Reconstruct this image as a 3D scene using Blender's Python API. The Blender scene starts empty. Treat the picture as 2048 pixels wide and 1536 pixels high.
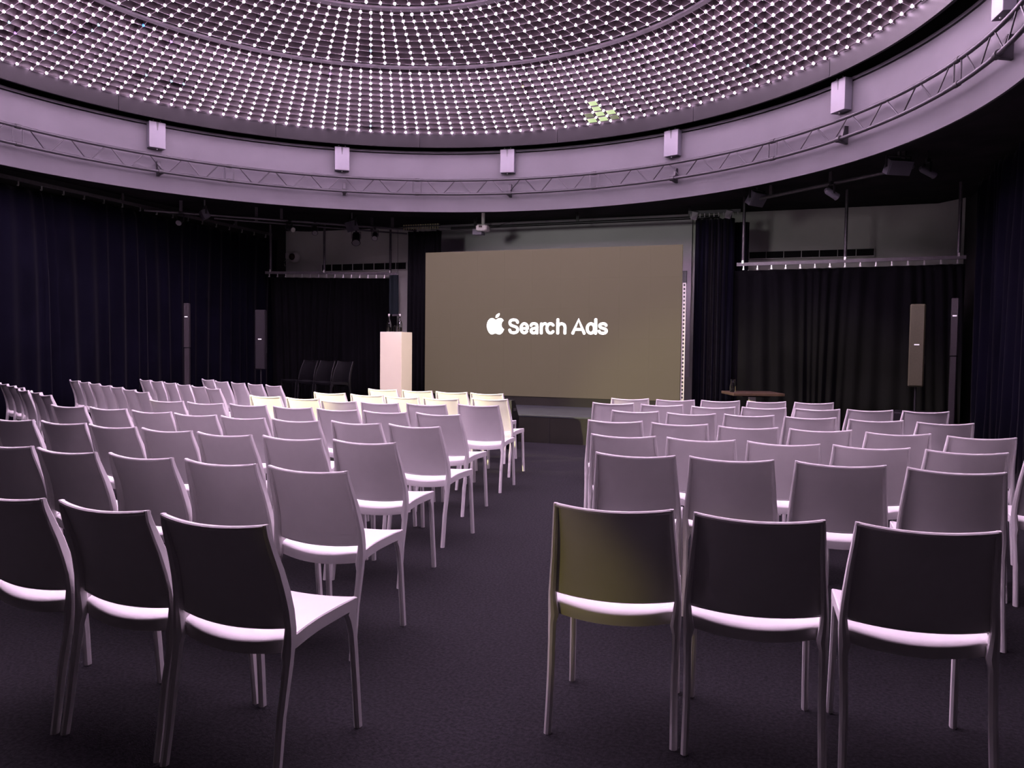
import bpy, bmesh, math, random
from math import sin, cos, pi, radians as R, atan2, hypot, sqrt
from mathutils import Matrix, Vector

random.seed(7)
S = bpy.context.scene
COL = S.collection
CX, CY = 0.0, 6.93            # vertical axis of the round drum

# ------------------------------------------------------------------ camera
cam_d = bpy.data.cameras.new('camera')
cam_d.sensor_width = 36.0
cam_d.lens = 28.315
cam_d.clip_end = 100
cam = bpy.data.objects.new('camera', cam_d)
COL.objects.link(cam)
PITCH, ROLL, YAW = 0.0451, 0.0117, R(20.0)
_r0 = Vector((1, 0, 0)); _u0 = Vector((0, sin(PITCH), cos(PITCH))); _f = Vector((0, cos(PITCH), -sin(PITCH)))
_rt = _r0 * cos(ROLL) + _u0 * sin(ROLL)
_up = -_r0 * sin(ROLL) + _u0 * cos(ROLL)
_m = Matrix((_rt, _up, -_f)).transposed().to_4x4()
cam.matrix_world = Matrix.Translation((4.01, 0.0, 1.339)) @ Matrix.Rotation(YAW, 4, 'Z') @ _m
S.camera = cam

# ------------------------------------------------------------------ colour management, world
S.view_settings.view_transform = 'Standard'
S.view_settings.look = 'None'
S.view_settings.gamma = 1.0
S.view_settings.use_curve_mapping = False
S.view_settings.exposure = 0.0
world = bpy.data.worlds.new('world')
S.world = world
world.use_nodes = True
world.node_tree.nodes['Background'].inputs[0].default_value = (0.5, 0.45, 0.6, 1)
world.node_tree.nodes['Background'].inputs[1].default_value = 0.0
S.cycles.use_denoising = True
S.cycles.max_bounces = 6
S.cycles.sample_clamp_indirect = 6.0

# ------------------------------------------------------------------ lamps
LED_POWER = 118.0
def spot(name, loc, target, energy, col, size_deg, blend, radius):
    l = bpy.data.lights.new(name, 'SPOT')
    l.energy = energy; l.color = col; l.spot_size = R(size_deg); l.spot_blend = blend; l.shadow_soft_size = radius
    o = bpy.data.objects.new(name, l); COL.objects.link(o)
    o.location = loc
    o.rotation_euler = (Vector(target) - Vector(loc)).to_track_quat('-Z', 'Y').to_euler()
    return o
WARM = (1.0, 0.90, 0.46)
spot('stage_spot_lamp', (-6.2, 1.7, 3.6), (0.69, 9.62, 0.7), 8200, WARM, 21.5, 0.6, 0.06)
spot('plinth_spot_lamp', (4.0, 7.8, 3.5), (-2.27, 11.7, 0.95), 1150, (1.0, 0.85, 0.45), 11, 0.5, 0.05)
spot('added_wall_fill', (-1.6, -3.4, 2.9), (0.2, 14.6, 3.2), 2100, (1.0, 0.97, 0.95), 20, 0.9, 0.9)  # added unseen fill that brightens the pale wall above the screen
spot('added_side_wall_fill', (-0.6, -3.4, 2.9), (3.9, 14.6, 3.2), 700, (1.0, 0.92, 0.97), 14, 0.9, 0.7)  # second added fill, lifts the far wall on the table side
spot('rear_spot_lamp', (1.2, -2.6, 2.3), (3.12, 2.6, 0.55), 100, (1.0, 0.80, 0.18), 8, 0.8, 0.05)
def area(name, loc, rot, energy, col, sx, sy):
    l = bpy.data.lights.new(name, 'AREA')
    l.shape = 'RECTANGLE'; l.size = sx; l.size_y = sy; l.energy = energy; l.color = col
    o = bpy.data.objects.new(name, l); COL.objects.link(o)
    o.location = loc; o.rotation_euler = rot
    return o
area('added_rear_warm_fill', (1.0, -3.8, 2.0), (R(90), 0, 0), 0.65, (1.0, 0.72, 0.42), 3.0, 1.6)  # added warm fill for the dim light from behind, no doorway there

# ------------------------------------------------------------------ materials
MATS = {}
def mat(name, col, rough=0.5, metal=0.0, spec=0.5, noise=None, bump=None, emit=None, trans=0.0, sheen=0.0, ior=1.45):
    m = bpy.data.materials.new(name); m.use_nodes = True
    nt = m.node_tree; b = nt.nodes['Principled BSDF']
    b.inputs['Base Color'].default_value = (*col, 1)
    b.inputs['Roughness'].default_value = rough
    b.inputs['Metallic'].default_value = metal
    b.inputs['Specular IOR Level'].default_value = spec
    b.inputs['Transmission Weight'].default_value = trans
    b.inputs['IOR'].default_value = ior
    if sheen:
        b.inputs['Sheen Weight'].default_value = sheen
        b.inputs['Sheen Roughness'].default_value = 0.4
    tc = None
    if noise or bump:
        tc = nt.nodes.new('ShaderNodeTexCoord')
    if noise:                      # (scale, dark factor, bright factor, detail)
        n = nt.nodes.new('ShaderNodeTexNoise'); n.inputs['Scale'].default_value = noise[0]; n.inputs['Detail'].default_value = noise[3]
        nt.links.new(tc.outputs['Object'], n.inputs['Vector'])
        r = nt.nodes.new('ShaderNodeValToRGB')
        r.color_ramp.elements[0].position = 0.35; r.color_ramp.elements[1].position = 0.68
        r.color_ramp.elements[0].color = (*[c * noise[1] for c in col], 1)
        r.color_ramp.elements[1].color = (*[min(1, c * noise[2]) for c in col], 1)
        nt.links.new(n.outputs['Fac'], r.inputs['Fac'])
        nt.links.new(r.outputs['Color'], b.inputs['Base Color'])
    if bump:                       # (scale, strength, distance)
        n = nt.nodes.new('ShaderNodeTexNoise'); n.inputs['Scale'].default_value = bump[0]; n.inputs['Detail'].default_value = 3
        nt.links.new(tc.outputs['Object'], n.inputs['Vector'])
        bp = nt.nodes.new('ShaderNodeBump'); bp.inputs['Strength'].default_value = bump[1]; bp.inputs['Distance'].default_value = bump[2]
        nt.links.new(n.outputs['Fac'], bp.inputs['Height'])
        nt.links.new(bp.outputs['Normal'], b.inputs['Normal'])
    if emit:
        b.inputs['Emission Color'].default_value = (*emit[0], 1)
        b.inputs['Emission Strength'].default_value = emit[1]
    MATS[name] = m
    return m

mat('white_plastic', (0.80, 0.79, 0.78), 0.42, spec=0.35, noise=(14, 0.985, 1.01, 2), bump=(900, 0.06, 0.0004))
mat('black_plastic', (0.006, 0.006, 0.007), 0.45, spec=0.25, bump=(700, 0.08, 0.0005))
mat('carpet', (0.022, 0.0215, 0.0245), 0.95, spec=0.1, noise=(70, 0.62, 1.35, 6), bump=(160, 0.6, 0.01))
mat('drum_paint', (0.076, 0.074, 0.081), 0.5, spec=0.15, noise=(1.6, 0.93, 1.05, 4), bump=(6, 0.05, 0.01))
mat('fascia_paint', (0.0055, 0.0050, 0.0056), 0.45, spec=0.10, noise=(2.2, 0.72, 1.2, 6), bump=(30, 0.05, 0.004))
mat('soffit_black', (0.012, 0.012, 0.012), 0.9, spec=0.1, noise=(3, 0.8, 1.2, 3))
mat('ceiling_black', (0.016, 0.015, 0.016), 0.9, spec=0.1, noise=(2, 0.7, 1.3, 4))
mat('wall_dark', (0.50, 0.52, 0.46), 0.85, spec=0.2, noise=(1.2, 0.9, 1.08, 4))
mat('wall_paint_dark', (0.03, 0.03, 0.03), 0.85, spec=0.2, noise=(1.2, 0.9, 1.08, 4))
mat('wall_grey', (0.55, 0.54, 0.55), 0.8, spec=0.2, noise=(0.9, 0.93, 1.06, 4))
mat('velvet', (0.0027, 0.0026, 0.0064), 0.95, spec=0.05, sheen=0.05, noise=(1.3, 0.75, 1.25, 4), bump=(220, 0.25, 0.002))
mat('velvet_black', (0.0045, 0.0045, 0.0055), 0.95, spec=0.05, sheen=0.02, noise=(1.3, 0.75, 1.25, 4), bump=(220, 0.25, 0.002))
mat('truss_metal', (0.024, 0.023, 0.027), 0.42, metal=0.2, noise=(40, 0.9, 1.08, 2))
mat('box_grey', (0.090, 0.088, 0.104), 0.38, noise=(6, 0.96, 1.03, 2))
mat('dark_metal', (0.03, 0.03, 0.032), 0.45, metal=0.5, noise=(30, 0.85, 1.15, 2))
mat('pipe_grey', (0.10, 0.095, 0.10), 0.4, metal=0.5, noise=(30, 0.9, 1.1, 2))
mat('steel', (0.65, 0.64, 0.62), 0.3, metal=0.9, noise=(50, 0.9, 1.05, 2))
mat('brass_hook', (0.42, 0.38, 0.20), 0.4, metal=0.6, noise=(50, 0.9, 1.05, 2))
mat('lattice_edge', (0.50, 0.46, 0.48), 0.4, spec=0.4, noise=(5, 0.9, 1.1, 3))
mat('lattice_blade', (0.024, 0.017, 0.020), 0.45, spec=0.4, noise=(5, 0.85, 1.15, 3))
mat('lattice_back', (0.010, 0.007, 0.0085), 0.8, spec=0.2, noise=(2.5, 0.6, 1.5, 4))
mat('lattice_band', (0.050, 0.044, 0.050), 0.6, spec=0.3, noise=(3, 0.8, 1.2, 4))
LEDC = (1.0, 0.685, 1.0)
mat('led_white', (0.8, 0.8, 0.8), 0.4, emit=(LEDC, LED_POWER))
mat('led_blue', (0.1, 0.3, 0.8), 0.4, emit=((0.02, 0.30, 1.0), 1.6))
mat('led_cyan', (0.4, 0.8, 0.8), 0.4, emit=((0.30, 0.75, 0.80), 1.2))
mat('led_violet', (0.5, 0.3, 0.8), 0.4, emit=((0.40, 0.12, 0.85), 1.2))
mat('led_yellow', (0.8, 0.8, 0.2), 0.4, emit=((0.75, 0.70, 0.16), 1.1))
mat('lit_green', (0.2, 0.25, 0.12), 0.4, emit=((0.66, 0.88, 0.44), 0.72))
mat('dim_green', (0.08, 0.10, 0.05), 0.4, emit=((0.40, 0.46, 0.26), 0.35))
mat('screen_panel', (0.034, 0.032, 0.024), 0.8, spec=0.05, noise=(3, 0.98, 1.02, 2), bump=(600, 0.08, 0.0006), emit=((0.14, 0.105, 0.072), 0.72))
mat('screen_white', (0.9, 0.9, 0.9), 0.5, emit=((1.0, 0.97, 1.0), 3.2))
mat('stage_top', (0.036, 0.042, 0.046), 0.55, spec=0.4, noise=(4, 0.8, 1.2, 5))
mat('stage_front', (0.020, 0.020, 0.015), 0.7, spec=0.2, noise=(3, 0.85, 1.15, 4))
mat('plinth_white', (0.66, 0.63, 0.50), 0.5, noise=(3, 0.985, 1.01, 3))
mat('table_wood', (0.055, 0.032, 0.022), 0.5, noise=(9, 0.7, 1.25, 5))
mat('glass', (0.95, 0.97, 0.96), 0.03, trans=1.0, ior=1.45, noise=(5, 0.99, 1.0, 1))
mat('water', (0.95, 0.90, 0.72), 0.02, trans=1.0, ior=1.33, noise=(5, 0.99, 1.0, 1))
mat('speaker_black', (0.010, 0.009, 0.011), 0.5, spec=0.3, noise=(60, 0.85, 1.15, 2), bump=(1200, 0.2, 0.001))
mat('speaker_yellow_lit', (0.058, 0.058, 0.030), 0.5, noise=(60, 0.92, 1.08, 2), bump=(1200, 0.2, 0.001))  # yellowish light falling on this speaker is put into its colour
mat('badge_white', (0.85, 0.85, 0.85), 0.35, noise=(20, 0.98, 1.0, 1), emit=((1, 1, 1), 0.35))
mat('white_paint', (0.60, 0.59, 0.55), 0.45, noise=(10, 0.97, 1.02, 2))
mat('cable_black', (0.02, 0.02, 0.02), 0.6, noise=(30, 0.8, 1.2, 2))
mat('teal_cloth', (0.002, 0.009, 0.012), 0.85, noise=(6, 0.8, 1.2, 3))
mat('lens_dark', (0.03, 0.012, 0.008), 0.12, noise=(20, 0.9, 1.1, 2))

# ------------------------------------------------------------------ mesh helpers
class MB:
    def __init__(self): self.v = []; self.f = []
    def box(self, c, s, rz=0.0, M=None):
        x, y, z = s[0] / 2, s[1] / 2, s[2] / 2
        b = len(self.v)
        for p in [(-x, -y, -z), (x, -y, -z), (x, y, -z), (-x, y, -z), (-x, -y, z), (x, -y, z), (x, y, z), (-x, y, z)]:
            if M is not None: q = M @ Vector(p)
            else: q = Vector((p[0] * cos(rz) - p[1] * sin(rz), p[0] * sin(rz) + p[1] * cos(rz), p[2]))
            self.v.append((q[0] + c[0], q[1] + c[1], q[2] + c[2]))
        for q in [(0, 3, 2, 1), (4, 5, 6, 7), (0, 1, 5, 4), (1, 2, 6, 5), (2, 3, 7, 6), (3, 0, 4, 7)]:
            self.f.append(tuple(b + i for i in q))
        return self
    def bbox(self, c, s, bev, rz=0.0):
        """box with chamfered vertical and horizontal edges (three stacked octagons + caps)"""
        x, y, z = s[0] / 2, s[1] / 2, s[2] / 2
        rings = []
        for zz, inset in ((-z, bev), (-z + bev, 0), (z - bev, 0), (z, bev)):
            X, Y = x - inset, y - inset
            rings.append([(X - bev, -Y, zz), (X, -Y + bev, zz), (X, Y - bev, zz), (X - bev, Y, zz), (-X + bev, Y, zz), (-X, Y - bev, zz), (-X, -Y + bev, zz), (-X + bev, -Y, zz)])
        rings = [[(c[0] + p[0] * cos(rz) - p[1] * sin(rz), c[1] + p[0] * sin(rz) + p[1] * cos(rz), c[2] + p[2]) for p in r] for r in rings]
        return self.loft(rings)
    def loft(self, rings, caps=True, closed=False):
        b = len(self.v); n = len(rings[0])
        for r in rings: self.v.extend([tuple(p) for p in r])
        m = len(rings)
        for i in range(m if closed else m - 1):
            j = (i + 1) % m
            for k in range(n):
                l = (k + 1) % n
                self.f.append((b + i * n + k, b + i * n + l, b + j * n + l, b + j * n + k))
        if caps and not closed:
            self.f.append(tuple(b + k for k in reversed(range(n))))
            self.f.append(tuple(b + (m - 1) * n + k for k in range(n)))
        return self
    def tube(self, pts, r, n=8, closed=False):
        pts = [Vector(p) for p in pts]; rings = []
        m = len(pts)
        for i, p in enumerate(pts):
            a = pts[(i - 1) % m] if (closed or i > 0) else p
            c = pts[(i + 1) % m] if (closed or i < m - 1) else p
            t = (c - a).normalized()
            up = Vector((0, 0, 1)) if abs(t.z) < 0.9 else Vector((1, 0, 0))
            s = t.cross(up).normalized(); u = s.cross(t).normalized()
            rr = r[i] if isinstance(r, (list, tuple)) else r
            rings.append([p + s * (rr * cos(2 * pi * k / n)) + u * (rr * sin(2 * pi * k / n)) for k in range(n)])
        return self.loft(rings, closed=closed)
    def lathe(self, prof, c=(0, 0, 0), n=20, caps=True):
        rings = [[(c[0] + r * cos(2 * pi * k / n), c[1] + r * sin(2 * pi * k / n), c[2] + z) for k in range(n)] for r, z in prof]
        return self.loft(rings, caps=caps)
    def revolve(self, prof, n=180, closed_prof=True, a0=0.0, a1=2 * pi, cx=0.0, cy=0.0):
        """profile (r, z) loop swept round a vertical axis, angle measured clockwise from +y"""
        full = abs(a1 - a0 - 2 * pi) < 1e-6
        m = n if full else n + 1
        b = len(self.v); k = len(prof)
        for i in range(m):
            a = a0 + (a1 - a0) * i / n
            for r, z in prof: self.v.append((cx + r * sin(a), cy + r * cos(a), z))
        for i in range(n):
            j = (i + 1) % m
            for q in range(k if closed_prof else k - 1):
                w = (q + 1) % k
                self.f.append((b + i * k + q, b + j * k + q, b + j * k + w, b + i * k + w))
        if not full and closed_prof:
            self.f.append(tuple(b + q for q in range(k)))
            self.f.append(tuple(b + (m - 1) * k + q for q in reversed(range(k))))
        return self
    def grid(self, P):
        """P[i][j] points -> open sheet"""
        b = len(self.v); ni, nj = len(P), len(P[0])
        for r in P: self.v.extend([tuple(p) for p in r])
        for i in range(ni - 1):
            for j in range(nj - 1):
                self.f.append((b + i * nj + j, b + (i + 1) * nj + j, b + (i + 1) * nj + j + 1, b + i * nj + j + 1))
        return self
    def prism(self, poly, f0, f1):
        """extrude a polygon: f0/f1 map 2-D points to 3-D"""
        b = len(self.v); n = len(poly)
        self.v.extend([f0(*p) for p in poly]); self.v.extend([f1(*p) for p in poly])
        self.f.append(tuple(b + i for i in range(n))); self.f.append(tuple(b + n + i for i in reversed(range(n))))
        for i in range(n):
            j = (i + 1) % n
            self.f.append((b + i, b + n + i, b + n + j, b + j))
        return self
    def mesh(self, name, m, smooth=None):
        me = bpy.data.meshes.new(name)
        me.from_pydata(self.v, [], self.f)
        bm = bmesh.new(); bm.from_mesh(me)
        bmesh.ops.recalc_face_normals(bm, faces=bm.faces)
        bm.to_mesh(me); bm.free()
        if m: me.materials.append(MATS[m])
        if smooth:
            me.polygons.foreach_set('use_smooth', [True] * len(me.polygons))
            me.set_sharp_from_angle(angle=R(smooth))
        me.update()
        return me
    def obj(self, name, m, parent=None, smooth=None, loc=None, rz=None):
        o = bpy.data.objects.new(name, self.mesh(name, m, smooth)); COL.objects.link(o)
        if parent: o.parent = parent
        if loc: o.location = loc
        if rz: o.rotation_euler = (0, 0, rz)
        return o

def link_mesh(name, me, parent=None, loc=(0, 0, 0), rz=0.0):
    o = bpy.data.objects.new(name, me); COL.objects.link(o)
    if parent: o.parent = parent
    o.location = loc; o.rotation_euler = (0, 0, rz)
    return o
def tag(o, label, cat, group=None):
    o['label'] = label; o['category'] = cat
    if group: o['group'] = group
    return o
def thing(name, label, cat, loc=(0, 0, 0), rz=0.0, group=None):
    o = bpy.data.objects.new(name, None); COL.objects.link(o)
    o.location = loc; o.rotation_euler = (0, 0, rz); o.empty_display_size = 0.1
    return tag(o, label, cat, group)
def structure(o):
    o['kind'] = 'structure'; return o
def stuff(o):
    o['kind'] = 'stuff'; return o
def dup(root, loc, rz, label, group=None):
    r = root.copy(); COL.objects.link(r); r.location = loc; r.rotation_euler = (0, 0, rz); r['label'] = label
    if group: r['group'] = group
    for ch in list(root.children):
        c = ch.copy(); COL.objects.link(c); c.parent = r
        for g in list(ch.children):
            d = g.copy(); COL.objects.link(d); d.parent = c
    return r

# ================================================================== ROOM SHELL
XL, XR, YN, YF, ZC = -6.55, 6.35, -4.0, 14.7, 3.75
structure(MB().grid([[(XL - .2, YN - .2, 0), (XR + .2, YN - .2, 0)], [(XL - .2, YF + .2, 0), (XR + .2, YF + .2, 0)]]).obj('floor', 'carpet'))
structure(MB().box(((XL + XR) / 2, YF + .1, 2.8), (XR - XL + .4, .2, 5.6)).obj('wall_far', 'wall_dark'))
structure(MB().box(((XL + XR) / 2, YN - .1, 2.8), (XR - XL + .4, .2, 5.6)).obj('wall_near', 'wall_paint_dark'))
structure(MB().box((XL - .1, (YN + YF) / 2, 2.8), (.2, YF - YN, 5.6)).obj('wall_left', 'wall_paint_dark'))
structure(MB().box((XR + .1, (YN + YF) / 2, 2.8), (.2, YF - YN, 5.6)).obj('wall_right', 'wall_paint_dark'))
# pale panel of the far wall behind the screen
structure(MB().box((-0.42, YF - .03, 2.3), (4.95, .06, 2.9)).obj('wall_far_panel', 'wall_grey'))
# flat ceiling with a round opening
def ceiling():
    mb = MB(); n = 96; inner = []; outer = []
    for i in range(n):
        a = 2 * pi * i / n; s, c = sin(a), cos(a)
        inner.append((CX + 5.86 * s, CY + 5.86 * c, ZC))
        k = min(((XR if s > 0 else XL) - CX) / s if abs(s) > 1e-6 else 1e9, ((YF if c > 0 else YN) - CY) / c if abs(c) > 1e-6 else 1e9)
        outer.append((CX + k * s, CY + k * c, ZC))
    top = [(p[0], p[1], ZC + .15) for p in outer]; topi = [(p[0], p[1], ZC + .15) for p in inner]
    mb.loft([inner, outer, top, topi], closed=True)
    return mb
structure(ceiling().obj('ceiling', 'ceiling_black'))
structure(MB().box((0, CY + 2, 5.75), (13.6, 19, .1)).obj('ceiling_void', 'soffit_black'))

# ---- the round drum: wall cylinder, lips, fascia
RD = 5.665
structure(MB().revolve([(RD + .03, 3.605), (RD + .03, 3.76), (RD + .22, 3.76), (RD + .22, 3.605)], 240, cx=CX, cy=CY).obj('trim_4', 'soffit_black', smooth=40))
structure(MB().revolve([(RD, 3.583), (RD, 4.526), (RD + .16, 4.526), (RD + .03, 4.40), (RD + .025, 3.583)], 240, cx=CX, cy=CY).obj('wall_drum', 'drum_paint', smooth=40))
structure(MB().revolve([(RD + .04, 4.526), (RD + .04, 4.543), (RD + .3, 4.543), (RD + .3, 4.526)], 240, cx=CX, cy=CY).obj('trim_1', 'soffit_black', smooth=40))
structure(MB().revolve([(RD - .01, 4.543), (RD - .01, 4.578), (RD + .3, 4.578), (RD + .3, 4.543)], 240, cx=CX, cy=CY).obj('trim_2', 'drum_paint', smooth=40))
structure(MB().revolve([(RD + .28, 4.578), (RD + .28, 5.1), (RD + .34, 5.1), (RD + .34, 4.578)], 180, cx=CX, cy=CY).obj('trim_3', 'soffit_black', smooth=40))
# fascia ring is made of bent boards with visible butt joints
fascia = structure(MB().revolve([(5.47, 4.61), (5.47, 4.95), (5.50, 4.95), (5.50, 4.61)], 240, cx=CX, cy=CY).obj('trim_fascia', 'soffit_black', smooth=40))
_nb = 15
for i in range(_nb):
    a0 = 2 * pi * (i + .1) / _nb + .0005; a1 = 2 * pi * (i + 1.1) / _nb - .0005
    dz = random.uniform(-.002, .002); dr = random.uniform(-.002, .002)
    o = MB().revolve([(5.435 + dr, 4.590 + dz), (5.435 + dr, 4.80), (5.468, 4.80), (5.468, 4.590 + dz)], 18, a0=a0, a1=a1).obj('panel', 'fascia_paint', fascia, smooth=30)
    o.location = (CX, CY, 0)

# ================================================================== LED LATTICE
ZONES = [  # r outer, z outer, r inner, z inner, rings, spokes
    (5.388, 4.807, 4.03, 5.30, 12, 180),
    (3.78, 5.35, 2.44, 5.50, 9, 120),
    (2.20, 5.53, 0.85, 5.60, 9, 80)]
BH = 0.085
lat = thing('lattice_ceiling_light', 'huge round dark lattice ceiling light set with white LEDs inside the drum', 'ceiling light', (CX, CY, 0))
camloc = Vector((4.01, 0, 1.339))
ci = cam.matrix_world.inverted()
def in_view(p, pad=0.02):
    q = ci @ Vector(p)
    if q.z > -0.1: return None
    x = q.x / -q.z; y = q.y / -q.z
    if abs(x) < 1024 / 1610.8 + pad and abs(y) < 768 / 1610.8 + pad: return -q.z
    return None
nodes = []
def edge_mat(me):
    me.materials.append(MATS['lattice_edge'])
    for p in me.polygons:
        if p.normal.z < -.7: p.material_index = 1
    return me
for zi, (r0, z0, r1, z1, nr, N) in enumerate(ZONES):
    for i in range(nr):
        t = i / (nr - 1); r = r0 + (r1 - r0) * t; z = z0 + (z1 - z0) * t
        edge_mat(MB().revolve([(r - .0035, z), (r - .0035, z + BH), (r + .0035, z + BH), (r + .0035, z)], N).obj('ring_blade', 'lattice_blade', lat, smooth=60).data)
        for k in range(N):
            a = 2 * pi * k / N
            nodes.append((zi, i, k, (r * sin(a), r * cos(a), z + .008)))
    ra, rb = r0 + .055, r1 - .11
    za = z0 - .055 * (z1 - z0) / (r0 - r1); zb = z1 + .11 * (z1 - z0) / (r0 - r1)
    if zi == 0: ra = r0 + .045
    def blade(a):
        mb = MB(); s, c = sin(a), cos(a)
        rings = []
        for r, z in ((ra, za), (rb, zb)):
            rings.append([(r * s + o * c, r * c - o * s, zz) for o, zz in ((-.003, z), (.003, z), (.003, z + BH), (-.003, z + BH))])
        return mb.loft(rings)
    proto = edge_mat(blade(0).mesh('radial_blade', 'lattice_blade'))
    hid = MB()
    for k in range(N):
        a = 2 * pi * k / N
        pa = [(CX + r * sin(a), CY + r * cos(a), z) for r, z in ((ra, za), (rb, zb), ((ra + rb) / 2, (za + zb) / 2))]
        if any(in_view(p) for p in pa): link_mesh('radial_blade', proto, lat, rz=-a)
        else:
            b = blade(a); n0 = len(hid.v); hid.v += b.v; hid.f += [tuple(n0 + q for q in f) for f in b.f]
    stuff(hid.obj('blade_rest', 'lattice_blade', lat))
# flat bands between the zones and a dark backing above the cells
MB().revolve([(5.39 + .05, 4.80), (5.39 + .05, 4.83), (5.47, 4.83), (5.47, 4.80)], 180).obj('rim_band', 'lattice_band', lat, smooth=40)
MB().revolve([(3.925, 5.325), (3.86, 5.335), (3.86, 5.36), (3.925, 5.35)], 180).obj('flat_band', 'lattice_band', lat, smooth=40)
MB().revolve([(2.37, 5.51), (2.28, 5.515), (2.28, 5.54), (2.37, 5.535)], 180).obj('flat_band', 'lattice_band', lat, smooth=40)
MB().revolve([(5.46, 4.80 + BH), (4.0, 5.31 + BH), (3.8, 5.35 + BH), (2.4, 5.51 + BH), (0.0, 5.62 + BH), (0.0, 5.66 + BH), (2.4, 5.55 + BH), (3.8, 5.39 + BH), (4.0, 5.35 + BH), (5.46, 4.84 + BH)], 120).obj('backing_plate', 'lattice_back', lat, smooth=40)
# LEDs: the 300 that show largest are parts, the rest one stuff part
vis = []
for n in nodes:
    d = in_view((CX + n[3][0], CY + n[3][1], n[3][2]), -0.001)
    if d: vis.append((d, n))
vis.sort(key=lambda e: e[0])
COLOURED = {(0, 11, 143): 'led_blue', (0, 9, 140): 'led_cyan', (0, 8, 140): 'led_cyan', (0, 7, 139): 'led_violet', (0, 4, 136): 'led_violet', (0, 6, 138): 'led_cyan',
            (0, 5, 135): 'led_cyan', (0, 10, 146): 'led_violet', (0, 4, 148): 'led_cyan', (0, 4, 149): 'led_cyan', (0, 4, 146): 'led_cyan', (0, 8, 0): 'led_yellow',
            (0, 8, 18): 'led_violet', (0, 3, 20): 'led_cyan', (1, 2, 110): 'led_cyan', (0, 1, 165): 'led_cyan', (0, 7, 24): 'led_cyan', (0, 10, 161): 'led_violet'}
def ico(c=(0, 0, 0), r=0.0185, sub=0):
    t = (1 + sqrt(5)) / 2; l = sqrt(1 + t * t)
    v = [(-1, t, 0), (1, t, 0), (-1, -t, 0), (1, -t, 0), (0, -1, t), (0, 1, t), (0, -1, -t), (0, 1, -t), (t, 0, -1), (t, 0, 1), (-t, 0, -1), (-t, 0, 1)]
    f = [(0, 11, 5), (0, 5, 1), (0, 1, 7), (0, 7, 10), (0, 10, 11), (1, 5, 9), (5, 11, 4), (11, 10, 2), (10, 7, 6), (7, 1, 8), (3, 9, 4), (3, 4, 2), (3, 2, 6), (3, 6, 8), (3, 8, 9), (4, 9, 5), (2, 4, 11), (6, 2, 10), (8, 6, 7), (9, 8, 1)]
    return [(c[0] + x / l * r, c[1] + y / l * r, c[2] + z / l * r) for x, y, z in v], f
def led_mesh(name, m):
    mb = MB(); mb.v, mb.f = ico(); return mb.mesh(name, m)
led_me = {m: led_mesh('led_lamp', m) for m in ('led_white', 'led_blue', 'led_cyan', 'led_violet', 'led_yellow')}
visible_colour = [n for d, n in vis if n[:3] in COLOURED]
named = {n[:3] for n in visible_colour}
for d, n in vis:
    if len(named) >= 300: break
    named.add(n[:3])
rest = MB()
for n in nodes:
    if n[:3] in named:
        link_mesh('led_lamp', led_me[COLOURED.get(n[:3], 'led_white')], lat, n[3])
    else:
        v, f = ico(n[3]); b = len(rest.v); rest.v += v; rest.f += [tuple(b + q for q in t) for t in f]
stuff(rest.obj('led_rest', 'led_white', lat))
# a few cells glow pale green
def cell(ring, k, m, h=.006, trim=0.0):
    r0, z0, r1, z1, nr, N = ZONES[0]
    P = []
    for i in (ring + .16, ring + .84):
        t = i / (nr - 1); r = r0 + (r1 - r0) * t; z = z0 + (z1 - z0) * t + h
        row = []
        for q in (k + .14, k + .84 - trim):
            a = 2 * pi * q / N; row.append((r * sin(a), r * cos(a), z))
        P.append(row)
    lo = [P[0][0], P[0][1], P[1][1], P[1][0]]
    MB().loft([lo, [(x, y, z + .006) for x, y, z in lo]]).obj('glowing_cell', m, lat)
for ring, k, m in ((0, 5, 'lit_green'), (1, 5, 'lit_green'), (2, 5, 'lit_green'), (3, 5, 'lit_green'), (0, 4, 'lit_green'), (1, 6, 'lit_green'), (1, 4, 'dim_green'), (0, 6, 'dim_green')):
    cell(ring, k, m)

# ================================================================== TRUSS ROUND THE DRUM
RT = 5.545
def pol(az, r, z): return (CX + r * sin(R(az)), CY + r * cos(R(az)), z)
JOINTS = [-113.5, -83.0, -52.75, -22.1, 8.5, 39.55, 72.1, 102.5]
BOXAZ = [-92.3, -63.5, -34.7, -6.7, 21.8, 50.6, 79.6]
truss = thing('curved_truss', 'grey curved ladder truss with zigzag bracing running round the drum wall', 'truss', (CX, CY, 0))
def arc(a0, a1, r, z, n): return [(r * sin(R(a0 + (a1 - a0) * i / n)), r * cos(R(a0 + (a1 - a0) * i / n)), z) for i in range(n + 1)]
ZU, ZL = 4.082, 3.857
for a0, a1 in zip(JOINTS, JOINTS[1:]):
    for z in (ZU, ZL):
        MB().tube(arc(a0 + .03, a1 - .03, RT, z, 24), .0225, 8).obj('chord', 'truss_metal', truss, smooth=50)
for j in JOINTS[1:-1]:
    for s in (-.68, .68):
        MB().tube([(RT * sin(R(j + s)), RT * cos(R(j + s)), ZU), (RT * sin(R(j + s)), RT * cos(R(j + s)), ZL)], .009, 6).obj('upright', 'truss_metal', truss, smooth=60)
    for z in (ZU, ZL):
        MB().tube(arc(j - .35, j + .35, RT, z, 3), .029, 8).obj('coupler', 'dark_metal', truss, smooth=50)
def tp(az, z): return (RT * sin(R(az)), RT * cos(R(az)), z)
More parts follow.
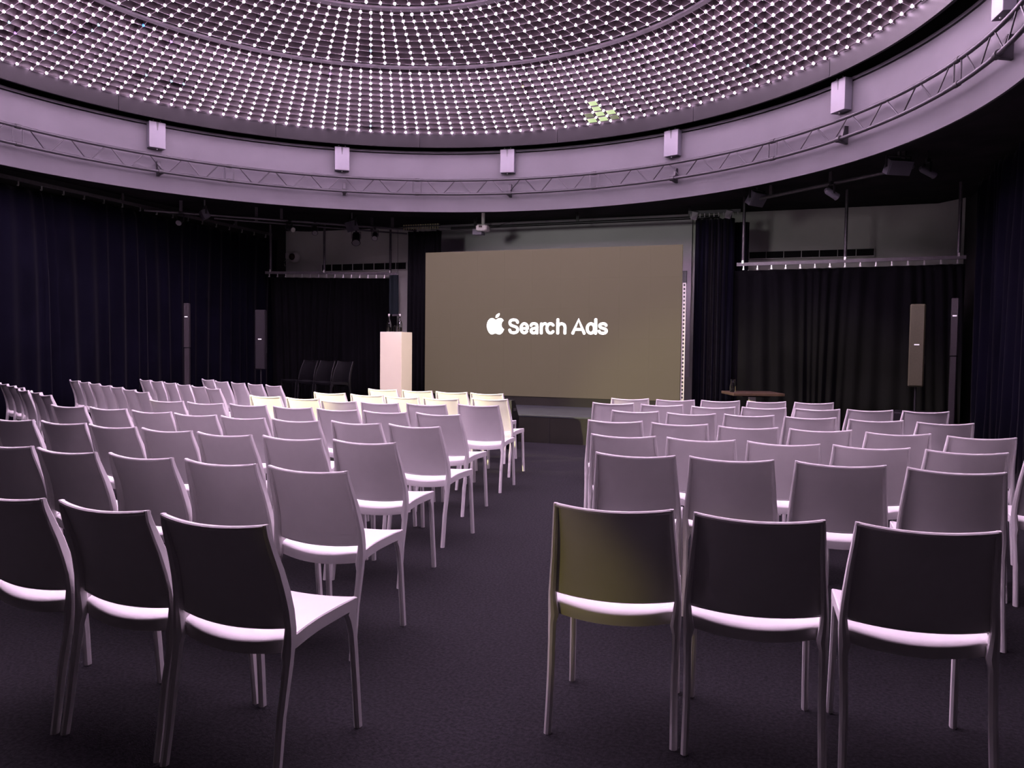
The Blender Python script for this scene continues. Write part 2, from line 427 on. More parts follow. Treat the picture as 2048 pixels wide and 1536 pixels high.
for a0, a1 in zip(JOINTS, JOINTS[1:]):
    s = (a1 - a0 - 2.4) / 5
    for k in range(5):
        u0 = a0 + 1.2 + k * s
        MB().tube([tp(u0 + .35, ZU), tp(u0 + s / 2 - .35, ZL)], .0085, 6).obj('brace', 'truss_metal', truss, smooth=60)
        MB().tube([tp(u0 + s / 2 + .35, ZL), tp(u0 + s - .35, ZU)], .0085, 6).obj('brace', 'truss_metal', truss, smooth=60)
for a in BOXAZ:
    rz = -R(a + .4)
    br = MB(); M = Matrix.Rotation(-R(a + .4), 3, 'Z')
    def P(x, y, z): q = M @ Vector((x, y, z)); return (q.x, q.y, q.z)
    br.prism([(RT - .015, ZL - .03), (RD + .0, ZL - .05), (RD + .0, ZL + .16), (RT + .07, ZL + .16), (RT + .03, ZL + .02)], lambda y, z: P(-.022, y, z), lambda y, z: P(.022, y, z))
    b = br.obj('bracket', 'truss_metal', truss)
    cl = MB(); cl.tube([P(-.035, RT, ZL), P(.035, RT, ZL)], .036, 10); cl.obj('clamp', 'dark_metal', b, smooth=50)

# ---- grey boxes on the drum wall
BOXLAB = {-63.5: 'grey wall box on the drum farthest towards the long curtain side', -34.7: 'grey wall box on the drum above the black bar stools and dome camera',
          -6.7: 'grey wall box on the drum above the middle of the big screen', 21.8: 'grey wall box on the drum above the screen edge and its perforated strip',
          50.6: 'grey wall box on the drum above the bar with the tilted spotlight', 79.6: 'grey wall box cut by the top edge of the picture at the truss end'}
for a in BOXAZ[1:]:
    t = thing('wall_box', BOXLAB[a], 'wall box', pol(a, RD, 4.19), -R(a), 'grey boxes round the drum wall')
    MB().bbox((0, -.065, .19), (.235, .11, .375), .004).obj('body', 'box_grey', t)
    MB().prism([(-.018, .378), (.018, .378), (.004, .255), (-.004, .255)], lambda x, z: (x, -.1212, z), lambda x, z: (x, -.119, z)).obj('notch', 'dark_metal', t)
    MB().box((0, -.06, .385), (.012, .012, .06)).obj('hanger_strap', 'dark_metal', t)
    for x, z in ((-.05, .40), (.05, .40), (0, -.012)):
        mb = MB(); mb.v, mb.f = ico((x, -.09, z), .010); mb.obj('bolt', 'steel', t)
    MB().box((0, -.05, .402), (.16, .05, .012)).obj('top_plate', 'dark_metal', t)

# ================================================================== STAGE AND SCREEN
st = thing('stage', 'low black stage with a grey top in front of the big screen', 'stage', (0, 10.79, 0))
MB().bbox((0, 1.12, .375), (5.9, 2.24, .03), .004).obj('deck', 'stage_top', st)
MB().box((0, .02, .18), (5.86, .03, .36)).obj('front_board', 'stage_front', st)
MB().box((-2.91, 1.15, .18), (.03, 2.2, .36)).obj('side_board', 'stage_front', st)
MB().box((2.91, 1.15, .18), (.03, 2.2, .36)).obj('side_board', 'stage_front', st)
for x in (-1.95, -.65, .65, 1.95):
    MB().box((x, .003, .18), (.006, .006, .35)).obj('joint', 'dark_metal', st)

SW, SH, SZ, SY = 4.375, 2.42, 0.535, 12.6
scr = thing('led_screen', 'big brown-grey LED screen glowing with a white logo and lettering', 'screen', (0, SY, SZ))
nx, nz = 9, 5; pw, ph = SW / nx, SH / nz
pm = MB().bbox((0, 0, 0), (pw - .0004, .06, ph - .0004), .0005).mesh('panel', 'screen_panel')
for i in range(nx):
    for k in range(nz):
        link_mesh('panel', pm, scr, (-SW / 2 + pw * (i + .5), .03, ph * (k + .5)))
MB().box((0, .12, SH / 2), (SW - .04, .10, SH - .04)).obj('rear_frame', 'dark_metal', scr)
MB().box((0, .10, -.0724), (SW - .02, .18, .1445)).obj('base_beam', 'stage_front', scr)
# perforated upright on the screen's edge
up = MB().box((SW / 2 + .035, .05, .92), (.052, .02, 1.83)).obj('perforated_upright', 'white_paint', scr)
ho = MB()
for k in range(30):
    z = .06 + k * .06
    ho.loft([[(SW / 2 + .035 + .015 * cos(2 * pi * q / 8), y, z + .018 * sin(2 * pi * q / 8)) for q in range(8)] for y in (.0385, .041)])
ho.obj('hole', 'dark_metal', up)['kind'] = 'stuff'
MB().box((SW / 2 + .035, .07, 1.92), (.06, .05, .20)).obj('upright_cap', 'dark_metal', scr)
# lettering
def smooth_path(P, n=6):
    out = []
    for i in range(len(P) - 1):
        p0 = P[max(i - 1, 0)]; p1 = P[i]; p2 = P[i + 1]; p3 = P[min(i + 2, len(P) - 1)]
        for k in range(n):
            t = k / n
            out.append(tuple(.5 * (2 * p1[m] + (p2[m] - p0[m]) * t + (2 * p0[m] - 5 * p1[m] + 4 * p2[m] - p3[m]) * t * t + (3 * p1[m] - p0[m] - 3 * p2[m] + p3[m]) * t ** 3) for m in (0, 1)))
    out.append(P[-1]); return out
def ell(cx, cy, rx, ry, a0, a1, n=26): return [(cx + rx * cos(R(a0 + (a1 - a0) * i / n)), cy - ry * sin(R(a0 + (a1 - a0) * i / n))) for i in range(n + 1)]
STROKES = [   # drawn on a 217-unit cap height, y down
    smooth_path([(611, 287), (598, 263), (560, 252), (522, 262), (508, 291), (522, 321), (560, 338), (598, 354), (613, 386), (600, 415), (560, 426), (520, 415), (506, 388)]),
    [(660, 367), (744, 367)], ell(701, 365, 44, 62, 0, 318),
    smooth_path([(788, 328), (802, 308), (832, 303), (860, 313), (869, 342), (869, 380), (869, 428)]), smooth_path([(868, 360), (830, 366), (800, 376), (790, 398), (803, 420), (830, 427), (857, 415), (868, 394)]),
    [(925, 305), (925, 428)], smooth_path([(925, 350), (938, 320), (960, 305), (978, 304)]),
    ell(1043, 365, 46, 62, 42, 318),
    [(1138, 250), (1138, 428)], smooth_path([(1138, 352), (1152, 318), (1185, 304), (1218, 318), (1230, 352), (1230, 390), (1230, 428)]),
    [(1331, 428), (1402, 250), (1474, 428)], [(1356, 378), (1450, 378)],
    ell(1557, 365, 46, 62, 0, 360), [(1617, 250), (1617, 428)],
    smooth_path([(1745, 324), (1732, 308), (1705, 303), (1676, 312), (1666, 332), (1680, 352), (1708, 363), (1738, 375), (1750, 397), (1738, 418), (1708, 427), (1675, 419), (1660, 400)])]
lt = MB()
def l2(x, y): return (-0.655 + (x - 485) * .001320, 1.560 - SZ + (447 - y) * .001235)
for pth in STROKES:
    hw = 17.5; L_, R_ = [], []
    for i, p in enumerate(pth):
        q0 = pth[max(i - 1, 0)]; q1 = pth[min(i + 1, len(pth) - 1)]
        tx, ty = q1[0] - q0[0], q1[1] - q0[1]; d = hypot(tx, ty) or 1; nx_, ny_ = -ty / d * hw, tx / d * hw
        L_.append((p[0] + nx_, p[1] + ny_)); R_.append((p[0] - nx_, p[1] - ny_))
    lt.loft([[(l2(*a)[0], -.006, l2(*a)[1]), (l2(*b)[0], -.006, l2(*b)[1]), (l2(*b)[0], -.001, l2(*b)[1]), (l2(*a)[0], -.001, l2(*a)[1])] for a, b in zip(L_, R_)])
    for e in (pth[0], pth[-1]):
        rg = [(e[0] + hw * cos(2 * pi * k / 14), e[1] + hw * sin(2 * pi * k / 14)) for k in range(14)]
        lt.loft([[(l2(*p)[0], y, l2(*p)[1]) for p in rg] for y in (-.0055, -.001)])
lt.obj('lettering', 'screen_white', scr)
def bez(pts, n=10):
    out = []
    for a, b, c, d in pts:
        for i in range(n):
            t = i / n; u = 1 - t
            out.append((u**3 * a[0] + 3 * u * u * t * b[0] + 3 * u * t * t * c[0] + t**3 * d[0], u**3 * a[1] + 3 * u * u * t * b[1] + 3 * u * t * t * c[1] + t**3 * d[1]))
    return out
AP = bez([((.50, .70), (.57, .70), (.63, .78), (.74, .775)), ((.74, .775), (.84, .77), (.90, .72), (.94, .66)), ((.94, .66), (.77, .56), (.78, .33), (.97, .245)),
          ((.97, .245), (.92, .12), (.82, 0), (.70, 0)), ((.70, 0), (.61, 0), (.58, .05), (.49, .05)), ((.49, .05), (.40, .05), (.36, 0), (.28, 0)),
          ((.28, 0), (.10, .02), (-.06, .34), (.03, .57)), ((.03, .57), (.08, .70), (.19, .77), (.29, .775)), ((.29, .775), (.38, .775), (.43, .70), (.50, .70))])
LF = bez([((.49, .79), (.48, .90), (.58, .995), (.71, 1.0)), ((.71, 1.0), (.73, .88), (.62, .78), (.49, .79))])
def logo(poly):
    f = lambda x, z, y: (-1.036 + x * .318, y, 1.557 - SZ + z * .352)
    return MB().prism(poly, lambda x, z: f(x, z, -.007), lambda x, z: f(x, z, -.001))
lg = logo(AP).obj('fruit_logo', 'screen_white', scr)
logo(LF).obj('leaf', 'screen_white', lg)

# ================================================================== CURTAINS
def curtain(name, label, path, z0, z1, folds, amp, m, seed, flare=0.0, lean=0.0):
    rnd = random.Random(seed)
    P = [Vector((*p, 0)) for p in path]
    seg = [(b - a).length for a, b in zip(P, P[1:])]; L = sum(seg)
    n = int(folds * 9)
    ph = 0.0; cols = []
    wob = [rnd.uniform(.55, 1.45) for _ in range(folds + 2)]; am = [rnd.uniform(.45, 1.25) for _ in range(folds + 2)]
    acc = [0.0]
    for w in wob: acc.append(acc[-1] + w)
    tot = acc[folds]
    zs = [z1, z1 - .10, z1 - .5, z1 - 1.2, z0 + .6, z0]
    rows = []
    for zi, z in enumerate(zs):
        t = zi / (len(zs) - 1); row = []
        for i in range(n + 1):
            u = i / n; s = u * tot
            k = 0
            while k < folds - 1 and acc[k + 1] < s: k += 1
            f = (s - acc[k]) / wob[k]
            q = u * L + lean * t * sin(u * 9 + seed) * .12
            d = max(0.0, min(L, q)); j = 0
            while j < len(seg) - 1 and d > seg[j]: d -= seg[j]; j += 1
            dr = (P[j + 1] - P[j]).normalized(); nm = Vector((-dr.y, dr.x, 0))
            A = amp * am[k] * (.55 + .45 * t)
            off = A * (1 - cos(2 * pi * f)) * .5 + amp * .25 * sin(u * 37 + zi * .7 + seed)
            p = P[j] + dr * d + nm * off
            row.append((p.x, p.y, z))
        rows.append(row)
    o = MB().grid(rows).obj(name, m, smooth=70)
    sm = o.modifiers.new('cloth_thickness', 'SOLIDIFY'); sm.thickness = .004
    return tag(o, label, 'curtain', 'dark stage curtains round the hall')
curtain('curtain', 'long dark blue-black velvet curtain along the wall behind the angled side block', [(-6.42, 14.2), (-6.42, 2.0)], .03, 3.50, 46, .10, 'velvet', 1, lean=1)
curtain('curtain', 'deep blue velvet curtain along the wall beyond the grey column speaker and subwoofer', [(6.24, 4.2), (6.24, 12.8)], .03, 3.68, 44, .11, 'velvet', 2, lean=1)
curtain('curtain', 'black curtain hanging from the hooked rail behind the three bar stools', [(-3.75, 14.5), (-6.2, 13.7)], .03, 2.70, 17, .07, 'velvet_black', 3, lean=1)
curtain('curtain', 'black curtain on the rail behind the small table and grey column speaker', [(6.1, 13.0), (2.85, 13.35)], .03, 2.60, 20, .07, 'velvet_black', 4, lean=1)
ccl = curtain('curtain', 'narrow gathered black curtain beside the screen, behind the cream plinth', [(-2.32, 13.5), (-3.0, 13.5)], .03, 3.46, 8, .10, 'velvet_black', 5)
curtain('curtain', 'gathered dark curtain beside the perforated strip of the screen', [(2.9, 13.25), (2.30, 13.2)], .03, 3.42, 8, .11, 'velvet', 6)
curtain('curtain', 'short navy curtain return between the screen curtain and the table rail', [(3.10, 13.6), (2.72, 13.5)], .03, 3.40, 4, .08, 'velvet', 8)

def rail(label, a, b, z, ngl, hang, m_track='pipe_grey', hz=ZC):
    t = thing('curtain_rail', label, 'curtain rail', (a[0], a[1], z), group='curtain rails under the ceiling')
    dx, dy = b[0] - a[0], b[1] - a[1]; L = hypot(dx, dy); ang = atan2(dy, dx); t.rotation_euler = (0, 0, ang)
    MB().box((L / 2, 0, .03), (L, .035, .05)).obj('track', m_track, t)
    for u in hang:
        MB().tube([(u * L, 0, .05), (u * L, 0, hz - z)], .024, 8).obj('hanger', 'pipe_grey', t, smooth=50)
        MB().box((u * L, -.03, .065), (.03, .02, .05)).obj('hanger_clip', 'steel', t)
    for k in range(ngl):
        u = (k + .5) / ngl
        g = MB(); g.box((u * L, 0, -.025), (.014, .016, .06)); g.box((u * L, -.012, -.05), (.028, .008, .018))
        g.obj('glider', 'steel', t)
    return t
rail('pipe curtain rail with hooks above the bar stools', (-6.25, 13.60), (-3.72, 14.43), 2.76, 16, (.04, .45, .95))
rail('pipe curtain rail with hooks above the small table', (2.95, 13.22), (6.1, 12.93), 2.66, 15, (.03, .50, .97))
rail('high rail along the long curtain behind the angled side block', (-6.40, 14.0), (-6.40, 3.0), 3.58, 30, (.1, .35, .6, .85), 'pipe_grey')
# hooks at the head of the narrow curtain
hk = thing('curtain_track', 'short track crowded with brassy hooks atop the narrow curtain by the plinth', 'curtain track', (-2.66, 13.38, 3.50))
MB().box((0, 0, .05), (.74, .04, .05)).obj('track', 'dark_metal', hk)
for k in range(15):
    g = MB(); g.box((-.34 + k * .049, -.03, 0), (.014, .014, .05)); g.box((-.34 + k * .049, -.032, .06), (.024, .02, .02)); g.obj('hook', 'brass_hook', hk)
hk2 = thing('curtain_track', 'short track with clips and folded cloth atop the dark curtain beside the strip', 'curtain track', (2.6, 13.08, 3.46))
MB().box((0, 0, .05), (.80, .04, .05)).obj('track', 'dark_metal', hk2)
for k in range(11):
    g = MB(); g.box((-.36 + k * .072, -.03, 0), (.014, .014, .06)); g.obj('hook', 'pipe_grey', hk2)
for x in (-.30, .22):
    MB().loft([[(x - .06, -.05, -.06), (x + .03, -.06, -.08), (x + .05, -.02, -.06), (x - .05, -.02, -.04)], [(x - .03, -.06, .06), (x + .07, -.05, .04), (x + .06, -.02, .06), (x - .02, -.02, .08)]]).obj('clip', 'pipe_grey', hk2)

# ---- wall grilles behind the rails
def grille(label, x0, x1, z0, z1, n):
    t = thing('wall_grille', label, 'grille', (x0, YF, z0), group='long wall grilles high on the far wall')
    W, H = x1 - x0, z1 - z0
    MB().box((W / 2, -.02, H / 2), (W, .03, H)).obj('back', 'soffit_black', t)
    fr = MB(); fr.box((W / 2, -.03, .006), (W, .05, .014)); fr.box((W / 2, -.03, H - .006), (W, .05, .014)); fr.box((.006, -.03, H / 2), (.014, .05, H)); fr.box((W - .006, -.03, H / 2), (.014, .05, H))
    fr.obj('frame', 'wall_dark', t)
    for k in range(1, n):
        MB().box((W * k / n, -.03, H / 2), (.010, .04, H - .02)).obj('divider', 'wall_dark', t)
grille('long dark wall grille with dividers above the bar stool curtain', -5.63, -3.62, 2.89, 3.05, 8)
grille('long dark wall grille above the rail over the small table', 2.75, 5.04, 2.92, 3.06, 8)

# ================================================================== BARS AND LAMPS UNDER THE CEILING
def bar(label, a, b, z, hang, r=.024, m='pipe_grey'):
    t = thing('lighting_bar', label, 'lighting bar', (a[0], a[1], z), atan2(b[1] - a[1], b[0] - a[0]))
    L = hypot(b[0] - a[0], b[1] - a[1])
    MB().tube([(0, 0, 0), (L, 0, 0)], r, 10).obj('pipe', m, t, smooth=50)
    for u in hang:
        MB().box((u * L, 0, (ZC - z) / 2), (.05, .03, ZC - z)).obj('hanger', m, t)
    return t
bar('long horizontal pipe under the ceiling before the long curtain', (-6.35, 10.55), (-3.0, 13.85), 3.545, (.12, .47, .9))
bar('second thin pipe under the ceiling between flat floodlight and brassy hooks', (-5.6, 11.35), (-3.25, 13.95), 3.50, (.2, .8), .016)
bar('slanting pipe under the ceiling above the small table side', (3.30, 12.35), (5.15, 10.72), 3.545, (.10, .52, .95))
bar('dark pipe under the ceiling in front of the pale wall panel', (-2.3, 13.9), (2.6, 13.9), 3.56, (.1, .5, .9), .028, 'dark_metal')

def flood(label, loc, rz, tilt, w=.26, h=.15, d=.10, m='box_grey'):
    t = thing('floodlight', label, 'floodlight', loc, rz, 'flat floodlights hung under the ceiling')
    M = Matrix.Rotation(tilt, 3, 'X')
    MB().box((0, 0, -.09), (w, d, h), M=M).obj('housing', m, t)
    q = M @ Vector((0, -d / 2 - .002, 0))
    MB().box((q.x, q.y, q.z - .09), (w - .03, .006, h - .03), M=M).obj('front_glass', m, t)
    y = MB(); y.box((-w / 2 - .008, 0, -.03), (.01, .03, .13)); y.box((w / 2 + .008, 0, -.03), (.01, .03, .13)); y.box((0, 0, .035), (w + .026, .03, .01)); y.obj('yoke', 'dark_metal', t)
    MB().tube([(0, 0, .03), (0, 0, ZC - loc[2])], .012, 6).obj('stem', 'steel', t)
flood('pale flat floodlight on the pipe above the long curtain', (-5.52, 11.02, 3.60), R(-40), R(28))
flood('pale flat floodlight on a stem above the bar stools', (-3.80, 12.85, 3.60), R(-32), R(22), .27, .18)
flood('pale flat floodlight turned edgeways at the near pipe end over the table curtain', (3.28, 12.35, 3.64), R(55), R(35), .30, .20)
flood('pale flat floodlight at the pipe end under the drum edge, above the column speaker', (4.98, 10.62, 3.62), R(30), R(30), .30, .17)

def spotlight(label, loc, rz, tilt, r=.05, L=.17, m='dark_metal', stem=False):
    t = thing('spotlight', label, 'spotlight', loc, rz, 'small spotlights hung under the ceiling')
    M = Matrix.Rotation(tilt, 3, 'X')
    rings = []
    for rr, y in ((r * .6, L * .5), (r, L * .35), (r, -L * .4), (r * 1.12, -L * .5)):
        rings.append([M @ Vector((rr * cos(2 * pi * k / 12), y, rr * sin(2 * pi * k / 12))) + Vector((0, 0, -.12)) for k in range(12)])
    MB().loft(rings).obj('can', m, t, smooth=40)
    rings = [[M @ Vector((r * .95 * cos(2 * pi * k / 12), y, r * .95 * sin(2 * pi * k / 12))) + Vector((0, 0, -.12)) for k in range(12)] for y in (-L * .5, -L * .52)]
    MB().loft(rings).obj('lens', 'steel', t)
    y = MB(); y.box((-r - .01, 0, -.07), (.008, .025, .12)); y.box((r + .01, 0, -.07), (.008, .025, .12)); y.box((0, 0, -.01), (2 * r + .03, .025, .008)); y.box((0, 0, .015), (.04, .05, .04)); y.obj('yoke', 'dark_metal', t)
    if stem: MB().tube([(0, 0, .0), (0, 0, ZC - loc[2])], .012, 6).obj('stem', 'dark_metal', t)
spotlight('small dark spotlight below the pipe beside the long curtain', (-5.95, 10.93, 3.53), R(20), R(35))
spotlight('pale tapered spotlight under the pipe hanger by the dome camera', (-4.66, 12.18, 3.53), R(70), R(20), .045, .22, 'pipe_grey')
spotlight('dark spotlight with bright lens between the floodlight and tapered spotlight', (-4.35, 12.50, 3.53), R(35), R(45))
spotlight('big dark spotlight aimed down below the floodlight over the stools', (-3.98, 13.3, 3.48), R(30), R(50), .075, .26, stem=True)
spotlight('dark spotlight with bright lens beside the brassy hook track', (-3.55, 13.25, 3.50), R(25), R(40))
spotlight('pale slim spotlight hung below the middle of the slanting pipe', (4.27, 11.45, 3.53), R(125), R(25), .045, .20, 'box_grey')
spotlight('pale slim spotlight beyond the last floodlight by the deep blue curtain', (5.32, 10.85, 3.62), R(125), R(20), .04, .22, 'box_grey', stem=True)

# ceiling camera with arm in front of the pale wall
pj = thing('ceiling_projector', 'small white projector on a short arm above the screen, with two wires', 'projector', (-1.36, 13.18, 3.42))
MB().bbox((0, 0, 0), (.20, .22, .11), .02).obj('body', 'white_paint', pj)
MB().box((-.09, .02, -.06), (.17, .16, .10)).obj('side_box', 'box_grey', pj)
MB().tube([(0, 0, .05), (0, 0, .32)], .03, 10).obj('arm', 'white_paint', pj, smooth=50)
MB().box((0, 0, .32), (.14, .14, .02)).obj('ceiling_plate', 'dark_metal', pj)
MB().lathe([(.028, -.0), (.028, .03)], (0, -.125, 0), 12).obj('lens', 'lens_dark', pj)
for pts in ([(0, .05, .0), (-.7, .3, .03), (-1.45, .9, .16)], [(0, .05, .02), (-.7, .25, .07), (-1.45, .9, .20)], [(.05, .05, .0), (.45, .25, .14), (.8, .5, .30)]):
    MB().tube(pts, .004, 5).obj('wire', 'cable_black', pj)

# dome camera on the far wall
dc = thing('dome_camera', 'round white dome camera with dark lens high on the far wall', 'security camera', (-6.30, 14.70, 3.215))
rings = [[(r * cos(2 * pi * k / 20), y, r * sin(2 * pi * k / 20)) for k in range(20)] for r, y in ((.11, 0), (.115, -.05), (.105, -.10), (.075, -.13))]
MB().loft(rings).obj('body', 'white_paint', dc, smooth=40)
rings = [[(r * cos(2 * pi * k / 16), y, r * sin(2 * pi * k / 16)) for k in range(16)] for r, y in ((.072, -.128), (.062, -.155), (.035, -.172), (.006, -.178))]
MB().loft(rings).obj('lens', 'lens_dark', dc, smooth=60)
jb = thing('junction_box', 'small white junction box with a curling cable beside the dome camera', 'junction box', (-6.49, 14.70, 3.25))
MB().bbox((0, -.03, 0), (.07, .05, .12), .006).obj('body', 'white_paint', jb)
MB().tube([(0, -.05, -.06), (-.07, -.05, -.14), (-.05, -.05, -.22), (.01, -.05, -.20), (.045, -.05, -.12)], .006, 6).obj('cable', 'white_paint', jb)

# ================================================================== PLINTH WITH BOTTLES
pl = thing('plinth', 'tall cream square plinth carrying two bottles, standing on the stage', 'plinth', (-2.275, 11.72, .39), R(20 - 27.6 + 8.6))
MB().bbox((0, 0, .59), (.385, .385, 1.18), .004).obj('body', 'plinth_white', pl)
def bottle(label, x, y):
    t = thing('bottle', label, 'bottle', (x, y, 1.5702), group='stoppered bottles on the plinth')
    prof = [(.036, 0), (.040, .008), (.040, .12), (.034, .155), (.018, .20), (.013, .225), (.013, .245), (.017, .248), (.017, .256)]
    inner = [(max(.004, r - .003), z) for r, z in reversed(prof[1:])]
    MB().lathe(prof + [(.010, .256), (.010, .22), (.016, .195), (.031, .152), (.037, .12), (.037, .012)], n=20).obj('glass_body', 'glass', t, smooth=50)
    MB().lathe([(.0365, .0125), (.0368, .08)], n=16).obj('liquid', 'water', t, smooth=50)
    MB().lathe([(.010, .256), (.014, .262), (.012, .268), (.016, .276), (.016, .286), (.008, .294)], n=14).obj('stopper', 'white_paint', t, smooth=60)
bottle('clear stoppered bottle on the plinth, at the screen-side end', -2.20, 11.70)
bottle('clear stoppered bottle on the plinth, on the side towards the bar stools', -2.365, 11.64)
def tumbler(label, x, y):
    t = thing('tumbler', label, 'glass', (x, y, 1.5702), group='tumblers on the plinth')
    MB().lathe([(.030, 0), (.036, .105), (.034, .105), (.029, .008)], n=18).obj('glass_body', 'glass', t, smooth=50)
tumbler('empty tumbler standing between the two bottles on the plinth', -2.28, 11.63)
tumbler('tumbler half hidden behind the first one between the bottles', -2.30, 11.76)

# teal strip between curtain and plinth
tb = thing('cloth_banner', 'narrow dark teal cloth strip hanging at the curtain edge above the plinth', 'banner', (-3.42, 13.75, 1.95))
MB().grid([[(-.10 + .2 * i / 6, .012 * sin(i * 1.6), z) for i in range(7)] for z in (0, .35, .75)]).obj('cloth', 'teal_cloth', tb)
MB().box((0.04, 0, -.015), (.14, .02, .035)).obj('hem_weight', 'pipe_grey', tb)
for x in (-.08, .08): MB().tube([(x, 0, .74), (x, 0, ZC - 1.95)], .004, 5).obj('cord', 'cable_black', tb)

# ================================================================== SPEAKERS
def column_array(label, loc, rz, H, m='speaker_black', mp='speaker_black'):
    t = thing('line_speaker', label, 'speaker', loc, rz, 'slim pole loudspeakers by the curtains')
    MB().bbox((0, 0, .012), (.30, .30, .024), .006).obj('foot_plate', 'speaker_black', t)
    MB().bbox((0, 0, .024 + (H * .64) / 2), (.072, .085, H * .64), .008).obj('lower_column', mp, t)
    MB().bbox((0, 0, H * .655 + H * .345 / 2), (.078, .090, H * .345), .008).obj('upper_column', m, t)
    MB().box((0, -.0465, H * .895), (.045, .004, .014)).obj('badge', 'badge_white', t)
mat('pole_grey', (0.020, 0.017, 0.019), 0.5, noise=(60, 0.92, 1.08, 2))
column_array('slim dark pole speaker standing in front of the long curtain', (-4.86, 9.86, 0), R(25), 1.955, 'pole_grey', 'pole_grey')
column_array('slim dark pole speaker beside the wider grey speaker and deep blue curtain', (5.66, 10.80, 0), R(-10), 1.985, 'pole_grey', 'pole_grey')
def column_box(label, loc, rz, m):
    t = thing('column_speaker', label, 'speaker', loc, rz, 'column loudspeakers on subwoofers')
    MB().bbox((0, 0, .33), (.46, .46, .60), .012).obj('subwoofer', 'speaker_black', t)
    for x in (-.18, .18):
        for y in (-.18, .18):
            MB().lathe([(.025, 0), (.022, .03)], (x, y, 0), 10).obj('foot', 'black_plastic', t)
    MB().tube([(0, 0, .63), (0, 0, .95)], .012, 8).obj('pole', 'dark_metal', t, smooth=50)
    MB().bbox((0, 0, .93 + .49), (.165, .15, .98), .012).obj('cabinet', m, t)
    MB().bbox((0, -.076, .93 + .49), (.145, .012, .95), .003).obj('grille_front', m, t)
    MB().box((0, -.084, .93 + .50), (.055, .004, .014)).obj('badge', 'badge_white', t)
    MB().box((.085, .02, 1.25), (.01, .05, .09)).obj('connector_panel', 'dark_metal', t)
column_box('wide black column speaker by the corner behind the bar stools', (-4.44, 11.08, 0), R(25), 'speaker_black')
column_box('wide column speaker lit yellowish grey, on a thin pole above a subwoofer', (5.25, 10.67, 0), R(-8), 'speaker_yellow_lit')
# black monitor box before the stage
bx = thing('stage_speaker', 'black trapezoid speaker box on the carpet before the stage', 'speaker', (.165, 10.04, 0))
MB().loft([[(-.62, -.13, .012), (.235, -.13, .012), (.235, .13, .012), (-.62, .13, .012)], [(-.62, -.15, .40), (.250, -.15, .40), (.250, .13, .40), (-.62, .13, .40)], [(-.62, -.12, .645), (.230, -.12, .645), (.230, .0, .645), (-.62, .0, .645)]]).obj('cabinet', 'speaker_black', bx)
MB().box((-.19, -.148, .22), (.80, .012, .34), M=Matrix.Rotation(R(-3), 3, 'X')).obj('grille_front', 'black_plastic', bx)
MB().box((.244, -.04, .52), (.016, .10, .035)).obj('handle', 'pipe_grey', bx)
for x in (-.58, .2):
    for y in (-.10, .10):
        MB().box((x, y, .006), (.04, .04, .012)).obj('foot', 'black_plastic', bx)

# ================================================================== SMALL TABLE
tt = thing('pedestal_table', 'small brown pedestal table with carafe before the dark curtain', 'table', (3.36, 11.05, 0), R(20))
TZ = .79
MB().bbox((.0, 0, TZ - .0175), (.66, .60, .035), .004).obj('tabletop', 'table_wood', tt)
MB().box((0, 0, TZ / 2 - .01), (.078, .078, TZ - .06)).obj('column', 'white_paint', tt)
MB().bbox((0, 0, .0125), (.42, .42, .025), .006).obj('foot_plate', 'steel', tt)
MB().box((0, 0, TZ - .045), (.36, .36, .02)).obj('top_plate', 'dark_metal', tt)
ca = thing('carafe', 'clear carafe with yellowish drink on the small brown table', 'carafe', (3.12, 10.97, TZ + .0002))
MB().lathe([(.038, 0), (.043, .01), (.040, .08), (.030, .11), (.028, .15), (.035, .165), (.033, .165), (.026, .15), (.028, .11), (.037, .08), (.040, .012)], n=18).obj('glass_body', 'glass', ca, smooth=50)
MB().lathe([(.0385, .0125), (.036, .075)], n=16).obj('liquid', 'water', ca, smooth=50)

# ================================================================== CHAIRS
def rrect(cx, cy, z, dx, dy, b=.32):
    x, y = dx / 2, dy / 2; e = min(dx, dy) * b
    return [(cx + px, cy + py, z) for px, py in ((x - e, -y), (x, -y + e), (x, y - e), (x - e, y), (-x + e, y), (-x, y - e), (-x, -y + e), (-x + e, -y))]
REAR = [(.812, .000, .201, .014, .020), (.776, .012, .204, .016, .027), (.72, .036, .209, .018, .033), (.669, .058, .214, .019, .037), (.60, .080, .220, .020, .040),
        (.538, .0930, .226, .022, .041), (.48, .098, .230, .024, .042), (.44, .098, .2305, .030, .043), (.40, .0925, .2295, .036, .041), (.37, .086, .2285, .027, .036), (.32, .0765, .2265, .0245, .033),
        (.22, .056, .2245, .0245, .031), (.11, .040, .2255, .0245, .030), (.0, .022, .2275, .025, .030)]   # z, front y, outer x, dx, dy
FRONT = [(.468, .452, .214, .024, .030), (.445, .453, .214, .024, .044), (.42, .4535, .214, .024, .062), (.395, .4545, .2135, .023, .048), (.35, .459, .213, .022, .037), (.27, .4665, .2135, .022, .034), (.14, .477, .2155, .022, .033), (0, .487, .218, .022, .032)]
def leg_mb(prof, side, dz=0.0):
    rings = []
    for z, yf, xo, dx, dy in prof:
        rings.append(rrect(side * (xo - dx / 2), yf - dy / 2, max(z + dz, 0) if z > 0 else 0, dx, dy))
    return MB().loft(rings)
def interp(prof, z):
    for a, b in zip(prof, prof[1:]):
        if b[0] <= z <= a[0]:
            t = (z - b[0]) / (a[0] - b[0]); return [b[i] + (a[i] - b[i]) * t for i in range(5)]
    return prof[0] if z > prof[0][0] else prof[-1]
